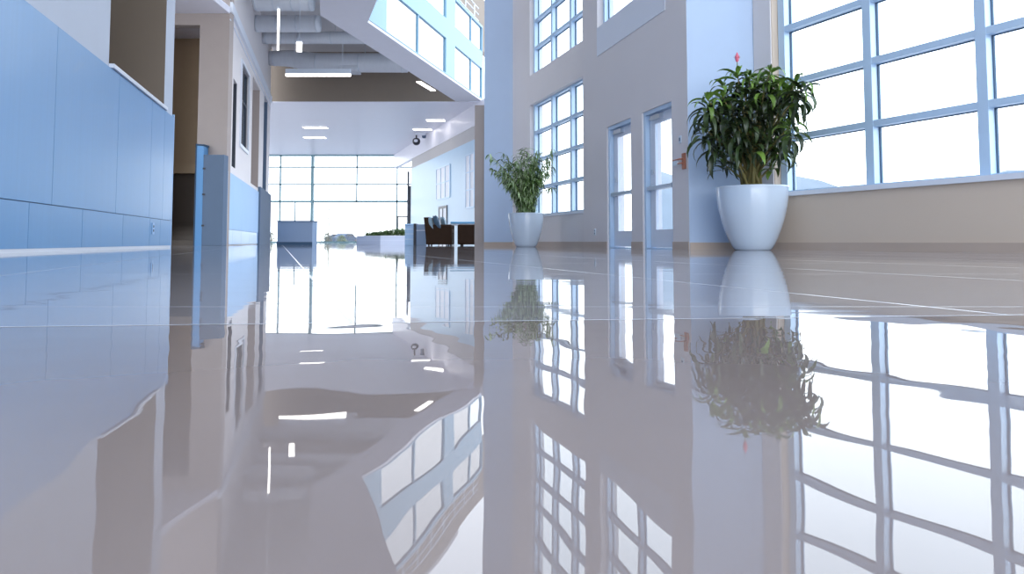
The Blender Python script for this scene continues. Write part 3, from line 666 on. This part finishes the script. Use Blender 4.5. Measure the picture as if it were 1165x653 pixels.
# -- smaller plant
QX, QY = (598.5 - CX) / F * 14.9, 14.9
r = empty('potted_plant', (QX, QY, 0)); tag(r, 'smaller pale green feathery plant in a grey white pot beside the column', 'plant', 'potted plants')
MB().lathe(pot_profile(.372, .215, .715, .025), 64).build('pot', M['pot'], r)
MB().lathe([(.001, .67), (.2, .665), (.33, .65), (.34, .62)], 32).build('soil', M['soil'], r)
rnd = random.Random(11); stm = MB(); pl = MB(); md = MB()
for i in range(44):
    az = i * 2.39996; lean = rnd.uniform(.15, .68) if i % 4 else .1
    Ht = rnd.uniform(.85, 1.66)
    b = Vector((cos(az) * .09 * rnd.random(), sin(az) * .09 * rnd.random(), .65)); pts = []
    if sin(az) > 0.5 or True: pass
    ex = lean * (1.35 if cos(az) < 0 else .98)
    n = 9
    for k in range(n + 1):
        t = k / n; pts.append(b + Vector((cos(az) * ex * t ** 1.7, sin(az) * ex * .8 * t ** 1.7, Ht * (t - .10 * t ** 3))))
    stm.tube(pts, [.011 - .007 * k / n for k in range(n + 1)], 6)
    for k in range(3, n * 3 + 1):
        t = k / (n * 3)
        if t < .10: continue
        j = min(n - 1, int(t * n)); p = pts[j].lerp(pts[j + 1], t * n - j)
        for sgn in (-1, 1):
            la = az + sgn * rnd.uniform(.5, 1.5) + rnd.uniform(-.5, .5)
            leaf(pl if rnd.random() < .5 else md, p, la, rnd.uniform(-.2, .8), rnd.uniform(.14, .25), rnd.uniform(.024, .042), rnd.uniform(.8, 1.9), .2, 4, rnd.uniform(-.5, .5))
# one frond reaching to the right
p = Vector((.12, -.1, .9)); e = Vector(((627 - CX) / F * 14.7 - QX, -.2, H + (HOR - 214) / F * 14.7))
stm.tube([p, p.lerp(e, .5) + Vector((0, 0, .08)), e], [.01, .008, .004], 6)
for k in range(14): leaf(md, e, k * .47, rnd.uniform(-.1, .5), .24, .03, 1.0, .2, 5)
stm.build('stems', M['stem_green'], r)
o = md.build('foliage', M['leaf_mid'], r); o['label'] = 'mid green narrow leaves'
o = pl.build('foliage', M['leaf_pale'], r); o['label'] = 'pale variegated narrow leaves'

# ------------------------------------------------------------------ lounge furniture
def armchair(x, y, W_, D_, Hb, rz, label):
    r = empty('armchair', (x, y, 0), rz); tag(r, label, 'armchair', 'brown leather lounge seats')
    MB().rbox(-W_ / 2, W_ / 2, -D_ / 2, D_ / 2, .03, .36, .04).build('base', M['leather'], r)
    q = MB(); q.add(*slab((-W_ / 2, W_ / 2), [(-D_ / 2, .20), (-D_ / 2 + .20, .20), (-D_ / 2 + .12, Hb), (-D_ / 2 - .06, Hb)])); q.build('backrest', M['leather'], r)
    for sx in (-1, 1):
        q = MB(); x0, x1 = (W_ / 2 - .14, W_ / 2 + .02) if sx > 0 else (-W_ / 2 - .02, -W_ / 2 + .14)
        q.rbox(x0, x1, -D_ / 2 + .02, D_ / 2 + .02, .03, .60, .05); q.build('armrest', M['leather'], r)
    MB().rbox(-W_ / 2 + .15, W_ / 2 - .15, -D_ / 2 + .18, D_ / 2 + .01, .36, .48, .04).build('seat_cushion', M['leather'], r)
    for sx in (-1, 1):
        for sy in (-1, 1): MB().tube([(sx * (W_ / 2 - .08), sy * (D_ / 2 - .08), 0), (sx * (W_ / 2 - .08), sy * (D_ / 2 - .08), .04)], .025, 8).build('leg', M['black'], r)
    return r
def slab(xs, prof):
    a, b = xs; n = len(prof); vs = [(a, y, z) for y, z in prof] + [(b, y, z) for y, z in prof]
    return vs, [tuple(reversed(range(n))), tuple(range(n, 2 * n))] + [(i, (i + 1) % n, n + (i + 1) % n, n + i) for i in range(n)]
YS = 20.0; kx = YS / F
armchair((499.5 - CX) * kx, YS + .3, .82, .72, .80, -pi / 2, 'brown leather armchair with blue cushions beside the grey cabinet')
armchair((534 - CX) * kx, YS + .3, .82, .62, .64, pi / 2 + .0, 'brown leather lounge seat half hidden behind the pilaster')
def cushion(x, y, z, ry, m, label, s=.40):
    r = empty('throw_cushion', (x, y, z)); r.rotation_euler = (0, ry, .35)
    q = MB(); n = 10; vs = []; fs = []
    for side in (1, -1):
        o = len(vs)
        for i in range(n + 1):
            for j in range(n + 1):
                a = i / n * 2 - 1; b = j / n * 2 - 1; t = max(0, (1 - a * a) * (1 - b * b)) ** .45; pin = 1 - .07 * (1 - a * a) - .0; pin2 = 1 - .07 * (1 - b * b)
                vs.append((side * .075 * t, a * s / 2 * pin2, b * s / 2 * pin + s / 2))
        for i in range(n):
            for j in range(n):
                k = o + i * (n + 1) + j; f = (k, k + 1, k + n + 2, k + n + 1); fs.append(f if side > 0 else f[::-1])
    q.add(vs, fs, True); o = q.build('throw_cushion', m); o.location = r.location; o.rotation_euler = r.rotation_euler
    bpy.data.objects.remove(r); tag(o, label, 'cushion', 'cushions on the brown armchair')
cushion((491 - CX) * kx, YS + .02, .47, -.25, M['cushion_pale'], 'pale grey blue cushion against the chair back', .36)
cushion((499.5 - CX) * kx, YS - .02, .48, -.35, M['cushion'], 'dark blue cushion in the middle of the brown armchair', .40)
cushion((505 - CX) * kx, YS + .42, .48, -.30, M['cushion_pale'], 'striped grey cushion right of the middle one', .37)
# table
r = empty('side_table', ((527 - CX) * kx, YS + 1.1, 0)); tag(r, 'table with a pale top and blue glass surface between the brown seats', 'table')
MB().rbox(-.42, .42, -.35, .35, .60, .64, .01).build('tabletop', M['trim'], r)
MB().rbox(-.43, .43, -.36, .36, .64, .70, .01).build('glass_top', M['table_top'], r)
for sx in (-1, 1):
    for sy in (-1, 1): MB().box(sx * .38 - .02, sx * .38 + .02, sy * .31 - .02, sy * .31 + .02, 0, .60).build('leg', M['steel'], r)
MB().rbox(.30, .40, -.38, -.2, .70, .75, .01).build('tray', M['black'], r)
# cabinets
r = empty('cabinet', ((478.5 - CX) * kx * 1.06, YS * 1.06, 0)); tag(r, 'grey blue cabinet with a dark side left of the brown armchair', 'cabinet')
k2 = kx * 1.06
MB().rbox(-4.0 * k2, 7.5 * k2, -.2, .25, .0, .63, .01).build('body', M['desk'], r)
MB().box(-6.8 * k2, -4.1 * k2, -.22, .25, 0, .65).build('side_panel', M['black'], r)
MB().box(-4.0 * k2, 7.5 * k2, -.215, -.2, .44, .455).build('drawer_line', M['trim'], r)
r = empty('counter', ((466.2 - CX) * k2, YS * 1.06 + .2, 0)); tag(r, 'low pale blue counter between the long planter and the cabinet', 'counter')
MB().rbox(-5.2 * k2, 5.0 * k2, -.25, .25, 0, .60, .01).build('body', M['panel_pale'], r)
MB().rbox(-5.5 * k2, 5.2 * k2, -.28, .28, .60, .65, .01).build('countertop', M['panel_pale'], r)
for z in (.18, .34, .48): MB().box(-5.2 * k2, 5.0 * k2, -.255, -.249, z, z + .012).build('groove', M['trim'], r)
# desk box on the left
YD = 23.5; kd = YD / F
r = empty('reception_desk', ((335.5 - CX) * kd, YD, 0)); tag(r, 'slate blue boxy reception desk before the far window on the left', 'desk')
MB().rbox(-20 * kd, 20 * kd, 0, .6, 0.0, .78, .01).build('body', M['desk'], r)
MB().rbox(-20.8 * kd, 20.8 * kd, -.03, .62, .78, .815, .008).build('desktop', M['panel_grey'], r)
MB().box(-20.2 * kd, 20.2 * kd, -.012, .0, .0, .10).build('plinth', M['joint'], r)
# long planter
YP_ = 25.0; kp = YP_ / F
r = empty('long_planter', ((430 - CX) * kp, YP_, 0)); tag(r, 'long low pale planter box filled with green plants before the far window', 'planter')
q = MB(); xa, xm, xb = (399 - 430) * kp, (433 - 430) * kp, (461 - 430) * kp
ztop = H + (HOR - 269.3) * kp + .02
poly = [(xa, 1.0), (xm, 0), (xb, .2), (xb + .1, 1.2), (xa + .3, 1.9)]
q.prism(poly, 0, ztop); q.build('box', M['planter'], r)
q = MB(); q.prism([(x * 1.01, y - .02) for x, y in poly], ztop, ztop + .02); q.prism([(x * 1.004, y - .008) for x, y in poly], ztop * .52, ztop * .55); q.build('rim', M['trim'], r)
rnd = random.Random(5); q = MB()
for i in range(420):
    t = rnd.random(); x = xa + .25 + (xb - xa - .3) * t; y = 1.0 * (1 - t) + .35 + rnd.uniform(0, .7) * (1 if t > .1 else .4)
    hgt = .10 + .16 * t * (1.0 if t < .93 else .5) + rnd.uniform(-.04, .05)
    for k in range(4): leaf(q, (x, y, ztop + rnd.uniform(0, hgt)), rnd.uniform(0, 6.28), rnd.uniform(.3, 1.3), .14, .035, 1.2, .2, 3)
q.build('foliage', M['leaf_mid'], r)
q = MB(); q.tube([(.15, .8, ztop), (.14, .8, ztop + .3), (.2, .8, ztop + .42)], .01, 6)
for k in range(6): leaf(q, (.2, .8, ztop + .42), .3 + k * .9, .8, .18, .04, .8, .2, 4)
q.build('sprig', M['leaf_lite'], r)

# ------------------------------------------------------------------ outside
S(MB().box(-160, 220, YW + .6, 400, -.35, -.12).box(9.5, 220, -60, YW + .6, -.35, -.12), 'ground', M['concrete'], label='pale concrete ground outside the windows')
q = MB(); n = 40; rnd = random.Random(9); vs = []; fs = []
for i in range(n + 1):
    a = radians(-12 + 92 * i / n); R = 190; hgt = 19 + 4 * sin(i * .35) + 3 * sin(i * 1.1 + 1)
    for j, (rr, zz) in enumerate(((R, -.3), (R + 14, hgt * .6), (R + 40, hgt), (R + 80, hgt * .7), (R + 90, -.3))): vs.append((rr * cos(a) * 1.0, rr * sin(a), zz))
for i in range(n):
    for j in range(4): k = i * 5 + j; fs.append((k, k + 1, k + 6, k + 5))
q.add(vs, fs, True); S(q, 'ground_hills', M['hill'], label='low hazy hills outside the great window')
def shrub(x, y, z, rx, h, label, nm='shrub', n=260, m='leaf', ls=.3):
    r = empty(nm, (x, y, z)); tag(r, label, 'shrub', 'shrubs outside the far window'); q = MB(); rnd = random.Random(int(abs(x * 10)) + n)
    for i in range(n):
        a = rnd.uniform(0, 6.28); t = rnd.random(); rr = rx * math.sqrt(rnd.random()) * math.sin(pi * (.15 + .8 * t)); 
        leaf(q, (rr * cos(a), rr * sin(a), .1 + h * t * .9), rnd.uniform(0, 6.28), rnd.uniform(-.2, 1.2), ls, ls * .3, 1.0, .2, 3)
    q.build('foliage', M[m], r)
    t = MB(); t.tube([(0, 0, 0), (0, 0, h * .7)], [.06, .02], 6)
    for k in range(4): t.tube([(0, 0, h * .15), (rx * .5 * cos(k * 1.6), rx * .5 * sin(k * 1.6), h * .6)], [.03, .01], 5)
    t.build('trunk', M['stem'], r)
YO = 66; ko = YO / F
shrub((309 - CX) * ko, YO, -.12, .45, 1.15, 'small green shrub left of the reception desk, outside the far window', ls=.22)
shrub((372 - CX) * ko, YO, -.12, .65, 1.0, 'bushy green shrub at the foot of the slim tree outside', ls=.25)
shrub((389 - CX) * ko, YO, -.12, .5, .75, 'low shrub right of the slim tree outside', ls=.25, m='leaf_mid')
r = empty('slim_tree', ((370.5 - CX) * ko, YO + 1, -.12)); tag(r, 'slim upright young tree outside the far window', 'tree')
MB().tube([(0, 0, 0), (.05, 0, 1.8), (0, 0, 3.5)], [.04, .03, .01], 6).build('trunk', M['stem'], r)
q = MB(); rnd = random.Random(2)
for i in range(260):
    z = rnd.uniform(.5, 3.5); wd_ = .16 * (1 - (z - .5) / 3.6) + .03; leaf(q, (rnd.uniform(-wd_, wd_), rnd.uniform(-wd_, wd_), z), rnd.uniform(0, 6.28), .6, .20, .08, 1, .2, 3)
q.build('foliage', M['leaf'], r)
def car(x, y, label, rz=0):
    r = empty('parked_car', (x, y, -.12), rz); tag(r, label, 'car', 'parked cars outside')
    body = [(-2.1, .25), (2.1, .25), (2.15, .6), (2.0, .85), (1.2, .95), (.7, 1.4), (-.9, 1.42), (-1.6, .98), (-2.1, .85)]
    v = [(a, -.85, b) for a, b in body] + [(a, .85, b) for a, b in body]; n = len(body)
    MB().add(v, [tuple(range(n)), tuple(reversed(range(n, 2 * n)))] + [(i, n + i, n + (i + 1) % n, (i + 1) % n) for i in range(n)]).build('body', M['car'], r)
    for a in ((-.85, -.05), (.02, .65)): MB().box(*a, -.86, .86, .98, 1.32).build('window', M['black'], r)
    for sx in (-1.35, 1.3):
        for sy in (-.8, .8): MB().tube([(sx, sy - .1, .32), (sx, sy + .1, .32)], .32, 18).build('wheel', M['black'], r)
car((385.5 - CX) * 110 / F, 110, 'blue car parked outside, just right of the shrubs', .3)
car((393.5 - CX) * 104 / F, 104, 'blue car parked outside, beside the end of the long planter', 1.2)
